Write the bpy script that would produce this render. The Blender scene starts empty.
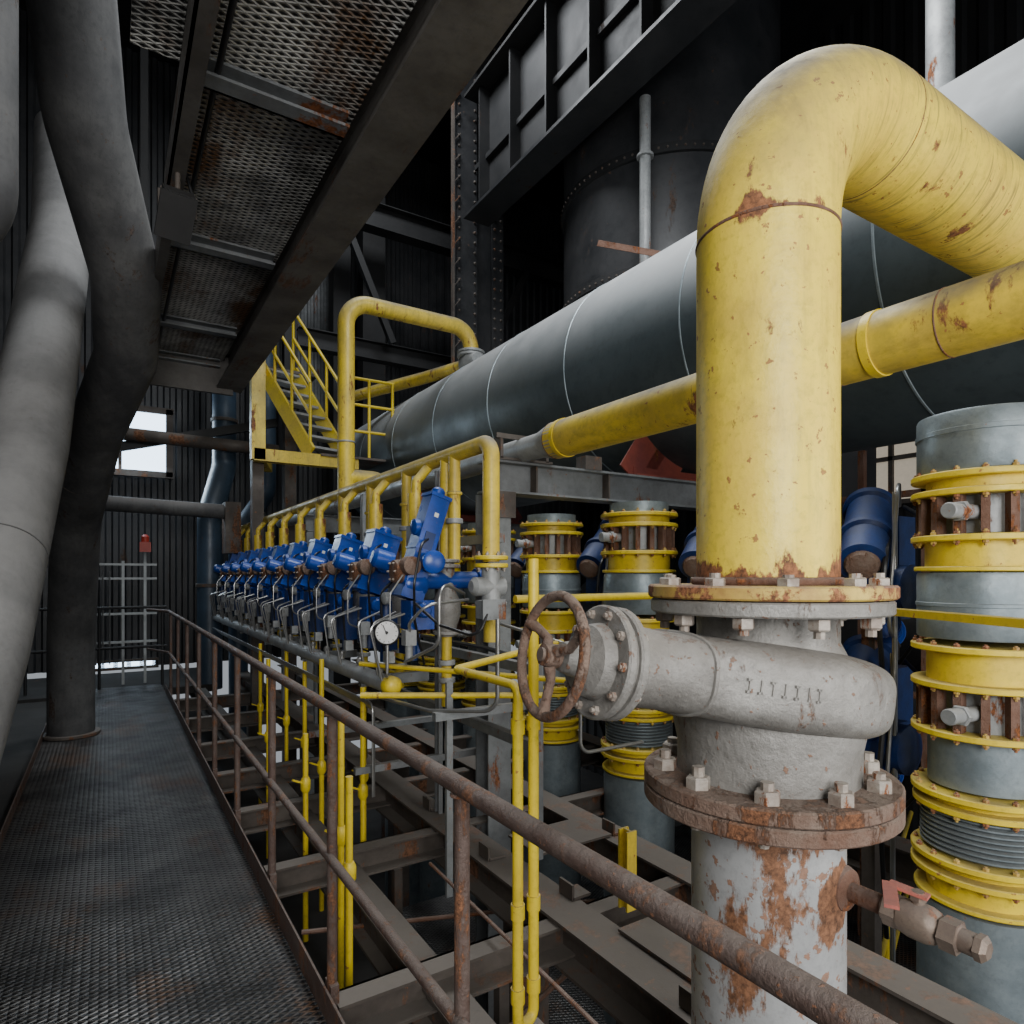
import bpy, math, random
from mathutils import Vector
random.seed(7)
V = Vector
UP = V((0, 0, 1))

# ---------------------------------------------------------------- materials
def new_mat(name):
    m = bpy.data.materials.new(name); m.use_nodes = True
    nt = m.node_tree
    return m, nt, nt.nodes['Principled BSDF']

def N(nt, t, **kw):
    n = nt.nodes.new(t)
    for k, v in kw.items():
        setattr(n, k, v)
    return n

def math_n(nt, op, a, b=None, clamp=False):
    n = N(nt, 'ShaderNodeMath', operation=op, use_clamp=clamp)
    for i, x in enumerate((a, b)):
        if x is None: continue
        if isinstance(x, (int, float)): n.inputs[i].default_value = x
        else: nt.links.new(x, n.inputs[i])
    return n.outputs[0]

def mix_c(nt, fac, a, b):
    n = N(nt, 'ShaderNodeMix', data_type='RGBA')
    for sock, x in ((n.inputs[0], fac), (n.inputs[6], a), (n.inputs[7], b)):
        if isinstance(x, (int, float)): sock.default_value = x
        elif isinstance(x, tuple): sock.default_value = (*x, 1)
        else: nt.links.new(x, sock)
    return n.outputs[2]

def noise(nt, vec, scale, detail=5, rough=.6, sc=(1, 1, 1)):
    mp = N(nt, 'ShaderNodeMapping'); mp.inputs['Scale'].default_value = sc
    nt.links.new(vec, mp.inputs[0])
    n = N(nt, 'ShaderNodeTexNoise')
    n.inputs['Scale'].default_value = scale
    n.inputs['Detail'].default_value = detail
    n.inputs['Roughness'].default_value = rough
    nt.links.new(mp.outputs[0], n.inputs['Vector'])
    return n.outputs[0]

def rng(nt, x, a, b, c=0., d=1.):
    n = N(nt, 'ShaderNodeMapRange'); n.clamp = True
    n.inputs[1].default_value = a; n.inputs[2].default_value = b
    n.inputs[3].default_value = c; n.inputs[4].default_value = d
    nt.links.new(x, n.inputs[0]); return n.outputs[0]

def paint(name, base, base2=None, rust=.3, dust=.4, rough=.5, metal=0., scale=4., bump=.15,
          rustcol=(.13, .045, .015), dustcol=(.23, .215, .195), streak=(1, 1, .35), dr=(.25, .9), scuff=0., zb=(), spots=(), speck=.3, crack=0.):
    """worn paint: two-tone base, grime, rust blotches + specks, dust on upward faces"""
    m, nt, b = new_mat(name)
    tc = N(nt, 'ShaderNodeTexCoord').outputs['Object']
    base2 = base2 or tuple(c * .72 for c in base)
    n1 = noise(nt, tc, scale, 6, .65)
    col = mix_c(nt, rng(nt, n1, .38, .64), base, base2)
    fine = noise(nt, tc, scale * 9, 6, .7)
    col = mix_c(nt, rng(nt, fine, .50, .72, 0, .45), col, tuple(c * .42 for c in base))
    if scuff:
        sf = noise(nt, tc, 7, 8, .7, (4, 1, .5))
        col = mix_c(nt, rng(nt, sf, .50, .70, 0, scuff), col, tuple(c * .30 + .02 for c in base))
        sf2 = noise(nt, tc, 3.5, 8, .7, (1, 1, 1))
        col = mix_c(nt, rng(nt, sf2, .50, .64, 0, scuff * .8), col, tuple(c * .45 + .04 for c in base))
    if crack:
        # fine dark craze lines running round the horizontal run of the pipe
        wv = N(nt, 'ShaderNodeTexNoise'); wv.inputs['Scale'].default_value = 1.; wv.inputs['Detail'].default_value = 5
        mp = N(nt, 'ShaderNodeMapping'); mp.inputs['Scale'].default_value = (75, 6, 6); nt.links.new(tc, mp.inputs[0]); nt.links.new(mp.outputs[0], wv.inputs['Vector'])
        s3 = N(nt, 'ShaderNodeSeparateXYZ'); nt.links.new(tc, s3.inputs[0])
        onh = math_n(nt, 'MULTIPLY', rng(nt, s3.outputs[0], .12, .35), crack)
        ln = rng(nt, wv.outputs[0], .55, .66)
        col = mix_c(nt, math_n(nt, 'MULTIPLY', ln, onh), col, (.13, .105, .05))
    r = noise(nt, tc, scale * 1.3, 10, .72, streak)
    if zb or spots:
        sp0 = N(nt, 'ShaderNodeSeparateXYZ'); nt.links.new(tc, sp0.inputs[0])
    for zc, w, amt in zb:
        r = math_n(nt, 'ADD', r, rng(nt, math_n(nt, 'ABSOLUTE', math_n(nt, 'SUBTRACT', sp0.outputs[2], zc)), 0, w, amt, 0))
    for p, w, amt in spots:
        vd = N(nt, 'ShaderNodeVectorMath', operation='DISTANCE'); nt.links.new(tc, vd.inputs[0]); vd.inputs[1].default_value = p
        r = math_n(nt, 'ADD', r, rng(nt, vd.outputs['Value'], w * .4, w, amt, 0))
    thr = .73 - .24 * rust
    rm = rng(nt, r, thr, thr + .04)
    if speck:
        s2 = noise(nt, tc, scale * 7, 4, .6)
        rm = math_n(nt, 'MAXIMUM', rm, math_n(nt, 'MULTIPLY', rng(nt, s2, .74 - .12 * speck, .77 - .12 * speck), .85))
    rf = noise(nt, tc, scale * 14, 5, .7)
    rc = mix_c(nt, rng(nt, rf, .35, .65), tuple(c * .55 for c in rustcol), tuple(min(1, c * 2.3) for c in rustcol))
    col = mix_c(nt, rm, col, rc)
    geo = N(nt, 'ShaderNodeNewGeometry')
    sp = N(nt, 'ShaderNodeSeparateXYZ'); nt.links.new(geo.outputs['Normal'], sp.inputs[0])
    dm = math_n(nt, 'MULTIPLY', rng(nt, sp.outputs[2], dr[0], dr[1]), rng(nt, n1, .35, .6, .6, 1.))
    dm = math_n(nt, 'MULTIPLY', dm, dust)
    col = mix_c(nt, dm, col, dustcol)
    nt.links.new(col, b.inputs['Base Color'])
    ro = math_n(nt, 'ADD', math_n(nt, 'MULTIPLY', rm, .35), math_n(nt, 'MULTIPLY', dm, .35))
    ro = math_n(nt, 'ADD', ro, rng(nt, n1, .3, .7, rough - .08, rough + .1), True)
    nt.links.new(ro, b.inputs['Roughness'])
    if metal:
        mt = math_n(nt, 'MULTIPLY', math_n(nt, 'SUBTRACT', 1., rm), metal)
        mt = math_n(nt, 'MULTIPLY', mt, math_n(nt, 'SUBTRACT', 1., dm), True)
        nt.links.new(mt, b.inputs['Metallic'])
    bp = N(nt, 'ShaderNodeBump'); bp.inputs['Strength'].default_value = bump
    bp.inputs['Distance'].default_value = .01
    hh = math_n(nt, 'ADD', fine, math_n(nt, 'MULTIPLY', rm, .5))
    nt.links.new(hh, bp.inputs['Height']); nt.links.new(bp.outputs[0], b.inputs['Normal'])
    return m

def lattice_mat(name, line, hole, px, py, thick, metal=.6, rough=.45, rustc=(.2, .08, .03), rustamt=.3):
    m, nt, b = new_mat(name)
    tc = N(nt, 'ShaderNodeTexCoord').outputs['Object']
    sp = N(nt, 'ShaderNodeSeparateXYZ'); nt.links.new(tc, sp.inputs[0])
    x = math_n(nt, 'MULTIPLY', sp.outputs[0], 1 / px); y = math_n(nt, 'MULTIPLY', sp.outputs[1], 1 / py)
    def tri(v):
        f = math_n(nt, 'FRACT', v); return math_n(nt, 'MULTIPLY', math_n(nt, 'ABSOLUTE', math_n(nt, 'SUBTRACT', f, .5)), 2.)
    a = tri(math_n(nt, 'ADD', x, y)); c = tri(math_n(nt, 'SUBTRACT', x, y))
    h = math_n(nt, 'MAXIMUM', a, c)
    mask = rng(nt, h, 1 - thick - .1, 1 - thick + .05)
    n1 = noise(nt, tc, 2.2, 8, .7)
    lc = mix_c(nt, rng(nt, n1, .38, .62), line, tuple(q * .25 for q in line))
    n2 = noise(nt, tc, 1.3, 8, .7, (1.6, .8, 1))
    t = .67 - .2 * rustamt
    rm = rng(nt, n2, t, t + .1)
    lc = mix_c(nt, rm, lc, rustc)
    col = mix_c(nt, mask, hole, lc)
    nt.links.new(col, b.inputs['Base Color'])
    nt.links.new(math_n(nt, 'MULTIPLY', mask, metal), b.inputs['Metallic'])
    nt.links.new(rng(nt, n1, .3, .7, rough - .1, rough + .2), b.inputs['Roughness'])
    bp = N(nt, 'ShaderNodeBump'); bp.inputs['Strength'].default_value = .8; bp.inputs['Distance'].default_value = .012
    nt.links.new(h, bp.inputs['Height']); nt.links.new(bp.outputs[0], b.inputs['Normal'])
    return m

def plain(name, col, rough=.5, metal=0., emis=0.):
    m, nt, b = new_mat(name)
    tc = N(nt, 'ShaderNodeTexCoord').outputs['Object']
    n1 = noise(nt, tc, 9, 4, .6)
    c = mix_c(nt, rng(nt, n1, .35, .7), col, tuple(q * .75 for q in col))
    nt.links.new(c, b.inputs['Base Color'])
    b.inputs['Roughness'].default_value = rough; b.inputs['Metallic'].default_value = metal
    if emis:
        b.inputs['Emission Color'].default_value = (*col, 1); b.inputs['Emission Strength'].default_value = emis
    return m

RC = (.15, .058, .022)
YEL = paint('yellow_paint', (.80, .59, .045), (.60, .43, .06), rust=.62, dust=.95, rough=.42, bump=.12, rustcol=RC, dr=(.0, .7), scuff=.55, speck=.6, dustcol=(.15, .135, .105))
YELBIG = paint('yellow_paint_scuffed', (.88, .67, .06), (.78, .56, .07), rust=.45, dust=.97, rough=.40, scale=5., bump=.18, streak=(1, 1, .5), rustcol=RC,
               dr=(-.02, .62), scuff=.45, zb=((.045, .08, .21), (.85, .04, .14)), speck=.8, dustcol=(.135, .118, .085), crack=.6)
YELS = paint('yellow_paint_clean', (.82, .62, .025), (.68, .49, .03), rust=.42, dust=.6, rough=.4, rustcol=RC, speck=.55, dustcol=(.2, .18, .14))
YELR = paint('yellow_paint_rusty', (.60, .43, .08), (.36, .20, .06), rust=1.05, dust=.5, rough=.55, scale=8, rustcol=(.16, .065, .028), streak=(1, 1, 1))
GALV = paint('galvanized_sheet', (.30, .35, .37), (.17, .21, .23), rust=.3, dust=.4, rough=.42, metal=.5)
GREY = paint('grey_paint', (.36, .37, .37), (.24, .25, .25), rust=.58, dust=.45, rough=.48, metal=.2, scale=4)
GREYR = paint('grey_paint_rusted', (.43, .435, .435), (.32, .325, .325), rust=.58, dust=.25, rough=.40, metal=.15, scale=4.5, rustcol=(.13, .06, .03), speck=1.3,
              zb=((1.0, .07, .14),), spots=(((-.15, -.10, .76), .19, .10), ((.03, -.175, .86), .09, .35), ((.0, -.175, .80), .07, .12)))
CAST = paint('cast_iron_painted', (.30, .29, .27), (.185, .175, .16), rust=.60, dust=.6, rough=.42, metal=.2, scale=6, bump=.5, speck=.8, dustcol=(.20, .18, .155), rustcol=(.095, .048, .028))
RUST = paint('rusty_steel', (.13, .06, .035), (.19, .11, .08), rust=.8, dust=.4, rough=.8, scale=9, bump=.6)
FLG = paint('flange_rusty', (.165, .09, .06), (.22, .16, .125), rust=.85, dust=.5, rough=.75, scale=9, bump=.9, rustcol=(.12, .052, .025), dustcol=(.19, .16, .13))
RAIL = paint('handrail_worn_paint', (.092, .056, .044), (.135, .10, .085), rust=.75, dust=.5, rough=.5, metal=.15, scale=10, bump=.6, dustcol=(.15, .13, .115), rustcol=(.115, .05, .024), speck=.9)
BOLT = paint('bolt_steel', (.42, .38, .33), (.24, .19, .155), rust=.68, dust=.35, rough=.5, metal=.3, scale=20)
TANK = paint('tank_sheet', (.078, .098, .106), (.052, .068, .075), rust=.0, dust=.95, rough=.44, metal=.3, scale=1.6, dustcol=(.36, .365, .365), bump=.08, dr=(-.05, .75), speck=0)
DUSTP = paint('dusty_insulated_pipe', (.125, .125, .125), (.20, .197, .193), rust=.42, dust=.75, rough=.75, scale=3, dustcol=(.34, .335, .33), dr=(0, .75), rustcol=(.055, .045, .04), scuff=.4, speck=.6)
DUSTD = paint('dark_dusty_pipe', (.045, .045, .047), (.095, .094, .092), rust=.48, dust=.65, rough=.7, scale=4, dustcol=(.22, .21, .205), dr=(0, .8), rustcol=(.045, .032, .026), scuff=.4, speck=.6)
STEEL = paint('structural_steel', (.112, .094, .080), (.062, .05, .042), rust=.75, dust=.6, rough=.65, metal=.1, scale=3, dustcol=(.165, .148, .13), rustcol=(.10, .046, .024), speck=.6)
STEELB = paint('gallery_beam_steel', (.125, .117, .107), (.07, .063, .057), rust=.6, dust=.6, rough=.5, metal=.2, scale=3, rustcol=(.075, .04, .025), streak=(1, .25, 1))
STEELL = paint('structural_steel_grey', (.24, .255, .26), (.14, .145, .15), rust=.6, dust=.55, rough=.5, metal=.2, scale=3)
DARK = paint('blackened_steel', (.008, .008, .009), (.014, .0135, .0135), rust=.3, dust=.25, rough=.75, scale=2, dustcol=(.035, .034, .033), rustcol=(.025, .015, .010))
DARK2 = paint('sooty_steel_plate', (.012, .0125, .0135), (.021, .0205, .021), rust=.4, dust=.3, rough=.6, scale=2, dustcol=(.05, .048, .046), rustcol=(.03, .017, .011))
DARK3 = paint('sooty_silo_plate', (.024, .0255, .028), (.038, .038, .040), rust=.45, dust=.3, rough=.45, scale=2, dustcol=(.07, .068, .066), rustcol=(.04, .024, .016), speck=.5)
BLUE = paint('blue_enamel', (.006, .060, .36), (.005, .038, .22), rust=.25, dust=.3, rough=.30, scale=6, bump=.05, speck=.5, dustcol=(.12, .14, .18))
BLUED = paint('blue_enamel_dark', (.005, .03, .14), (.004, .016, .07), rust=.2, dust=.3, rough=.4, scale=6, dustcol=(.10, .11, .14))
REDS = paint('red_oxide', (.22, .045, .027), (.14, .03, .025), rust=.5, dust=.3, rough=.6)
REDH = paint('faded_red_handle', (.50, .15, .11), (.36, .11, .09), rust=.45, dust=.3, rough=.55, scale=12)
BRASS = paint('tarnished_valve_metal', (.27, .21, .165), (.17, .125, .10), rust=.65, dust=.4, rough=.5, metal=.4, scale=15)
WHITE = plain('white_dial', (.8, .8, .78), .35)
PALE = plain('pale_rack_paint', (.4, .42, .42), .5)
BLACK = plain('black_plastic', (.012, .012, .013), .4)
TUBE = plain('stainless_tube', (.42, .42, .41), .3, .8)
ORANGE = plain('warning_red', (.5, .05, .03), .4)
SKYG = plain('daylight_glazing', (.62, .80, 1.), .3, 0, 4.5)
HAZEG = plain('grimy_glazing', (.55, .48, .38), .4, 0, .55)
CONC = paint('sooty_concrete', (.022, .021, .020), (.040, .038, .036), rust=.35, dust=.5, rough=.9, scale=2, dustcol=(.055, .053, .05))
GRF = lattice_mat('expanded_metal_floor', (.125, .12, .115), (.004, .004, .005), .060, .030, .38, metal=.4, rough=.38, rustamt=.68, rustc=(.11, .058, .03))
GRC = lattice_mat('expanded_metal_ceiling', (.66, .65, .61), (.006, .006, .006), .075, .034, .46, metal=.25, rough=.4, rustamt=.75, rustc=(.17, .085, .035))

# ---------------------------------------------------------------- geometry
def basis(d):
    d = V(d).normalized()
    a = UP if abs(d.z) < .9 else V((1, 0, 0))
    s = d.cross(a).normalized(); u = s.cross(d).normalized()
    return d, s, u

def lathe(p0, axis, prof, seg=40):
    d, s, u = basis(axis); p0 = V(p0); vs = []; fs = []
    for t, r in prof:
        for i in range(seg):
            a = 2 * math.pi * i / seg
            vs.append(p0 + d * t + s * (math.cos(a) * r) + u * (math.sin(a) * r))
    n = len(prof)
    for j in range(n - 1):
        for i in range(seg):
            k = (i + 1) % seg
            fs.append((j * seg + i, j * seg + k, (j + 1) * seg + k, (j + 1) * seg + i))
    fs.append(tuple(range(seg))[::-1]); fs.append(tuple((n - 1) * seg + i for i in range(seg)))
    return vs, fs

def cyl(p0, p1, r, seg=24, r1=None):
    p0 = V(p0); p1 = V(p1); L = (p1 - p0).length
    return lathe(p0, p1 - p0, [(0, r), (L, r if r1 is None else r1)], seg)

def disc(p, axis, r, t, seg=40, ch=.004):
    return lathe(p, axis, [(-t / 2, r - ch), (-t / 2 + ch, r), (t / 2 - ch, r), (t / 2, r - ch)], seg)

def fillet(pts, R, n=8):
    pts = [V(p) for p in pts]; out = [pts[0]]
    for i in range(1, len(pts) - 1):
        p = pts[i]; a = (pts[i - 1] - p); b = (pts[i + 1] - p)
        la, lb = a.length, b.length; a.normalize(); b.normalize()
        ang = a.angle(b)
        if ang > 3.1: out.append(p); continue
        t = min(R / math.tan(ang / 2), la * .49, lb * .49); r = t * math.tan(ang / 2)
        c = p + (a + b).normalized() * (r / math.sin(ang / 2))
        v0 = (p + a * t) - c; v1 = (p + b * t) - c
        th = v0.angle(v1)
        for k in range(n + 1):
            f = k / n
            out.append(c + (v0 * math.sin((1 - f) * th) + v1 * math.sin(f * th)) / math.sin(th))
    out.append(pts[-1]); return out

def sweep(pts, r, seg=16, caps=True):
    pts = [V(p) for p in pts]; n = len(pts)
    rs = r if isinstance(r, list) else [r] * n
    tang = []
    for i in range(n):
        a = pts[max(i - 1, 0)]; b = pts[min(i + 1, n - 1)]
        t = (b - a).normalized()
        if 0 < i < n - 1:
            t = ((pts[i] - pts[i - 1]).normalized() + (pts[i + 1] - pts[i]).normalized()).normalized()
        tang.append(t)
    d, s, u = basis(tang[0]); vs = []; fs = []
    for i in range(n):
        s = (s - tang[i] * s.dot(tang[i])).normalized(); u = s.cross(tang[i])
        for k in range(seg):
            a = 2 * math.pi * k / seg
            vs.append(pts[i] + s * (math.cos(a) * rs[i]) + u * (math.sin(a) * rs[i]))
    for j in range(n - 1):
        for i in range(seg):
            k = (i + 1) % seg
            fs.append((j * seg + i, j * seg + k, (j + 1) * seg + k, (j + 1) * seg + i))
    if caps:
        fs.append(tuple(range(seg))[::-1]); fs.append(tuple((n - 1) * seg + i for i in range(seg)))
    return vs, fs

def torus(c, axis, R, r, seg=48, ms=12):
    d, s, u = basis(axis); c = V(c); vs = []; fs = []
    for i in range(seg):
        a = 2 * math.pi * i / seg; rad = s * math.cos(a) + u * math.sin(a)
        for k in range(ms):
            b = 2 * math.pi * k / ms
            vs.append(c + rad * (R + r * math.cos(b)) + d * (r * math.sin(b)))
    for i in range(seg):
        for k in range(ms):
            i2 = (i + 1) % seg; k2 = (k + 1) % ms
            fs.append((i * ms + k, i2 * ms + k, i2 * ms + k2, i * ms + k2))
    return vs, fs

def obox(p0, p1, w, h, up=UP, os=0., ou=0.):
    p0 = V(p0); p1 = V(p1); d = (p1 - p0).normalized(); up = V(up)
    if abs(d.dot(up)) > .98: up = V((0, 1, 0))
    s = d.cross(up).normalized(); u = s.cross(d).normalized(); vs = []
    for p in (p0, p1):
        for a, b in ((-1, -1), (1, -1), (1, 1), (-1, 1)):
            vs.append(p + s * (os + a * w / 2) + u * (ou + b * h / 2))
    return vs, [(3, 2, 1, 0), (4, 5, 6, 7), (0, 1, 5, 4), (1, 2, 6, 5), (2, 3, 7, 6), (3, 0, 4, 7)]

def box(c, s):
    c = V(c); return obox(c - V((0, s[1] / 2, 0)), c + V((0, s[1] / 2, 0)), s[0], s[2])

def join(*ms):
    vs = []; fs = []
    for v, f in ms:
        o = len(vs); vs += v; fs += [tuple(i + o for i in q) for q in f]
    return vs, fs

def ibeam(p0, p1, h, w, t=.014, up=UP):
    return join(obox(p0, p1, w, t, up, 0, -t / 2), obox(p0, p1, w, t, up, 0, -h + t / 2), obox(p0, p1, t, h - 2 * t, up, 0, -h / 2))

def channel(p0, p1, h, w, t=.012, up=UP, sgn=1):
    return join(obox(p0, p1, t, h, up, -sgn * (w / 2 - t / 2), -h / 2), obox(p0, p1, w, t, up, 0, -t / 2), obox(p0, p1, w, t, up, 0, -h + t / 2))

def bolts(c, axis, R, n, s, hgt, off=0., ph=0.):
    d, sd, u = basis(axis); c = V(c); ms = []
    for i in range(n):
        a = ph + 2 * math.pi * i / n
        p = c + (sd * math.cos(a) + u * math.sin(a)) * R + d * off
        ms.append(lathe(p, d, [(0, s), (hgt * .85, s), (hgt, s * .85)], 6))
        ms.append(cyl(p, p + d * hgt * (1.35 + .5 * random.random()), s * .5, 8))
    return join(*ms)

class G:
    def __init__(s, name, origin=(0, 0, 0)):
        s.name = name; s.o = V(origin); s.parts = {}; s.kids = []
    def add(s, part, mat, geo):
        if part not in s.parts: s.parts[part] = [[], [], mat]
        P = s.parts[part]; o = len(P[0]); P[0] += geo[0]; P[1] += [tuple(i + o for i in f) for f in geo[1]]
        return s
    def mesh(s, pname):
        vs, fs, mat = s.parts[pname]
        me = bpy.data.meshes.new(s.name + '_' + pname)
        me.from_pydata([tuple(V(v) - s.o) for v in vs], [], fs); me.update()
        me.materials.append(mat)
        me.polygons.foreach_set('use_smooth', [True] * len(me.polygons))
        me.set_sharp_from_angle(angle=math.radians(38))
        return me
    def done(s):
        if len(s.parts) == 1:
            k = list(s.parts)[0]; me = s.mesh(k)
            ob = bpy.data.objects.new(s.name, me); ob.location = s.o
            bpy.context.scene.collection.objects.link(ob); s.root = ob; s.single = True
        else:
            s.single = False
            e = bpy.data.objects.new(s.name, None); e.empty_display_size = .1; e.location = s.o
            bpy.context.scene.collection.objects.link(e); s.root = e
            for k in s.parts:
                me = s.mesh(k); ob = bpy.data.objects.new(k, me); ob.parent = e
                bpy.context.scene.collection.objects.link(ob); s.kids.append((k, me))
        return s
    def inst(s, off, skip=()):
        e = bpy.data.objects.new(s.name, None); e.empty_display_size = .1; e.location = s.o + V(off)
        bpy.context.scene.collection.objects.link(e)
        for k, me in s.kids:
            if k in skip: continue
            ob = bpy.data.objects.new(k, me); ob.parent = e; bpy.context.scene.collection.objects.link(ob)
        return e

# ---------------------------------------------------------------- shell
def corrugated(p0, p1, z0, z1, pitch=.18, dep=.04):
    p0 = V(p0); p1 = V(p1); d = (p1 - p0); L = d.length; d.normalize(); nrm = d.cross(UP)
    vs = []; fs = []; n = int(L / pitch); prof = []
    for i in range(n):
        for f, o in ((0, 0), (.35, 0), (.5, 1), (.85, 1)):
            prof.append(((i + f) * pitch, o * dep))
    prof.append((L, 0))
    for t, o in prof:
        q = p0 + d * t + nrm * o
        vs.append(V((q.x, q.y, z0))); vs.append(V((q.x, q.y, z1)))
    for i in range(len(prof) - 1):
        fs.append((2 * i, 2 * i + 2, 2 * i + 3, 2 * i + 1))
    return vs, fs
g = G('wall_back'); g.add('cladding', DARK3, corrugated((-2.0, 12, 0), (9.5, 12, 0), .07, 10))
g.add('light_cladding_sheet', STEELL, corrugated((2.55, 11.9, 0), (3.75, 11.9, 0), 4.6, 7.2, .12, .03)); g.done()
g = G('wall_left'); g.add('cladding', DARK, corrugated((-1.7, -1.5, 0), (-1.7, 12, 0), -3, 10, .3)); g.done()
g = G('wall_right'); g.add('cladding', DARK, corrugated((9.5, 12, 0), (9.5, -1.5, 0), -3, 10, .3)); g.done()
g = G('ceiling'); g.add('deck', DARK, box((3.9, 5.2, 10.05), (11.4, 13.6, .1))); g.done()
g = G('floor'); g.add('slab', CONC, box((3.9, 5.2, -3.05), (11.4, 13.6, .1))); g.done()
g = G('floor_landing'); g.add('slab', CONC, box((-.2, 11., -.06), (3.0, 1.98, .1))); g.done()
g = G('wall_foot_gap'); g.add('glazing', SKYG, box((.1, 11.97, .12), (1.1, .02, .07))); g.add('frame', STEEL, join(box((.1, 11.95, .18), (1.2, .05, .04)), box((.1, 11.95, .06), (1.2, .05, .04)))); g.done()  # glowing strip standing in for daylight through the gap at the wall foot
g = G('window_1')
WX = .16
g.add('glazing', SKYG, box((WX, 11.9, 3.7), (1.3, .02, .95)))
fr = [box((WX, 11.88, 4.22), (1.5, .07, .10)), box((WX, 11.88, 3.18), (1.5, .07, .10)), box((WX - .69, 11.88, 3.7), (.1, .07, 1.1)), box((WX + .69, 11.88, 3.7), (.1, .07, 1.1)), box((WX, 11.88, 3.7), (.05, .06, 1.0)), box((WX, 11.88, 3.72), (1.35, .06, .04))]
g.add('frame', STEEL, join(*fr)); g.done()
g = G('window_3')
g.add('glazing', HAZEG, box((9.42, 5.4, 3.2), (.02, 2.4, 1.2)))
g.add('frame', STEEL, join(*[box((9.38, 4.2 + .6 * k, 3.2), (.05, .06, 1.3)) for k in range(5)] + [box((9.38, 5.4, z), (.05, 2.5, .06)) for z in (2.58, 3.2, 3.82)])); g.done()

# ---------------------------------------------------------------- walkway + railing
g = G('walkway')
g.add('grating', GRF, box((.06, 4.7, -.015), (1.16, 11.4, .03)))
g.add('side_beams', STEEL, join(channel((.62, -1, -.031), (.62, 10, -.031), .16, .08), channel((-.48, -1, -.031), (-.48, 10, -.031), .16, .08, sgn=-1)))
g.add('toe_plates', RAIL, join(obox((.645, -1, .045), (.645, 9.6, .045), .008, .11), obox((-.52, -1, .03), (-.52, 9.9, .03), .008, .09)))
g.add('cross_members', STEEL, join(*[channel((-.5, y, -.032), (.62, y, -.032), .1, .05) for y in range(10)])); g.done()

RZ = 1.082
g = G('handrail')
g.add('top_rail', RAIL, sweep(fillet([(.66, -1, RZ), (.66, 9.3, RZ), (.45, 9.9, RZ)], .2), .021, 16))
g.add('mid_rail', RAIL, sweep(fillet([(.66, -1, .555), (.66, 9.3, .555), (.45, 9.9, .555)], .2), .016, 16))
po = []
for i in range(-1, 9):
    y = 1.275 + i * .985
    po.append(cyl((.672, y, -.16), (.672, y, RZ - .01), .018, 14))
    po.append(box((.672, y, .05), (.03, .07, .12)))
g.add('posts', RAIL, join(*po))
g.add('weld_collars', RUST, join(*[torus((.668, 1.275 + i * .985, RZ - .024), UP, .019, .005, 20, 8) for i in range(-1, 9)])); g.done()

# ---------------------------------------------------------------- foreground gate valve riser
PX, PY = 1.33, .97
HZ = 2.755
def P3(z): return (PX, PY, z)
g = G('yellow_riser_pipe', P3(1.5))
path = fillet([P3(1.50), P3(HZ), (5.6, PY, HZ)], .41, 20)
g.add('riser_and_elbow', YELBIG, sweep(path, .160, 64))
g.add('weld_beads', RUST, join(torus(P3(HZ - .41), UP, .1585, .0045), torus((PX + .42, PY, HZ), (1, 0, 0), .158, .003), torus(P3(1.535), UP, .163, .010)))
g.add('flange_upper', YELR, disc(P3(1.512), UP, .275, .030, 64))
g.add('flange_bolts', BOLT, bolts(P3(1.527), UP, .235, 10, .023, .017, ph=.13)); g.done()

g = G('gate_valve', P3(1.28))
AX = V((-.965, .10, .165)).normalized()
def cat(pts, t):
    for i in range(len(pts) - 1):
        if pts[i][0] <= t <= pts[i + 1][0] + 1e-9:
            a, b = pts[i], pts[i + 1]; f = (t - a[0]) / (b[0] - a[0])
            p = pts[max(i - 1, 0)]; q = pts[min(i + 2, len(pts) - 1)]
            out = []
            for k in (1, 2):
                m0 = (b[k] - p[k]) / max(b[0] - p[0], 1e-6) * (b[0] - a[0]); m1 = (q[k] - a[k]) / max(q[0] - a[0], 1e-6) * (b[0] - a[0])
                out.append((2 * f**3 - 3 * f**2 + 1) * a[k] + (f**3 - 2 * f**2 + f) * m0 + (-2 * f**3 + 3 * f**2) * b[k] + (f**3 - f**2) * m1)
            return out
    return pts[-1][1:]
prof = [(-.275, .03, .02), (-.262, .11, .055), (-.22, .17, .080), (-.12, .235, .094), (0, .255, .098), (.12, .235, .094), (.22, .185, .088), (.32, .135, .084), (.40, .108, .085), (.44, .105, .085)]
d, s, u = basis(AX); c0 = V(P3(1.290)); vs = []; fs = []; seg = 56; ns = 46
for j in range(ns + 1):
    t = -.275 + (.715) * j / ns
    w, h = cat(prof, t)
    for i in range(seg):
        a = 2 * math.pi * i / seg; e = 2 / 3.8 if t < .25 else 2 / (3.8 - 1.8 * min(1, (t - .25) / .12))
        ca, sa = math.cos(a), math.sin(a)
        vs.append(c0 + d * t + s * (w * math.copysign(abs(ca)**e, ca)) + u * (h * math.copysign(abs(sa)**e, sa)))
for j in range(ns):
    for i in range(seg):
        k = (i + 1) % seg; fs.append((j * seg + i, j * seg + k, (j + 1) * seg + k, (j + 1) * seg + i))
fs.append(tuple(range(seg))[::-1]); fs.append(tuple(ns * seg + i for i in range(seg)))
g.add('body', CAST, (vs, fs))
g.add('necks', CAST, lathe(P3(1.05), UP, [(0, .205), (.06, .205), (.10, .205), (.15, .215), (.20, .215), (.26, .20), (.325, .170), (.345, .160), (.46, .160)], 64))
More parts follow.
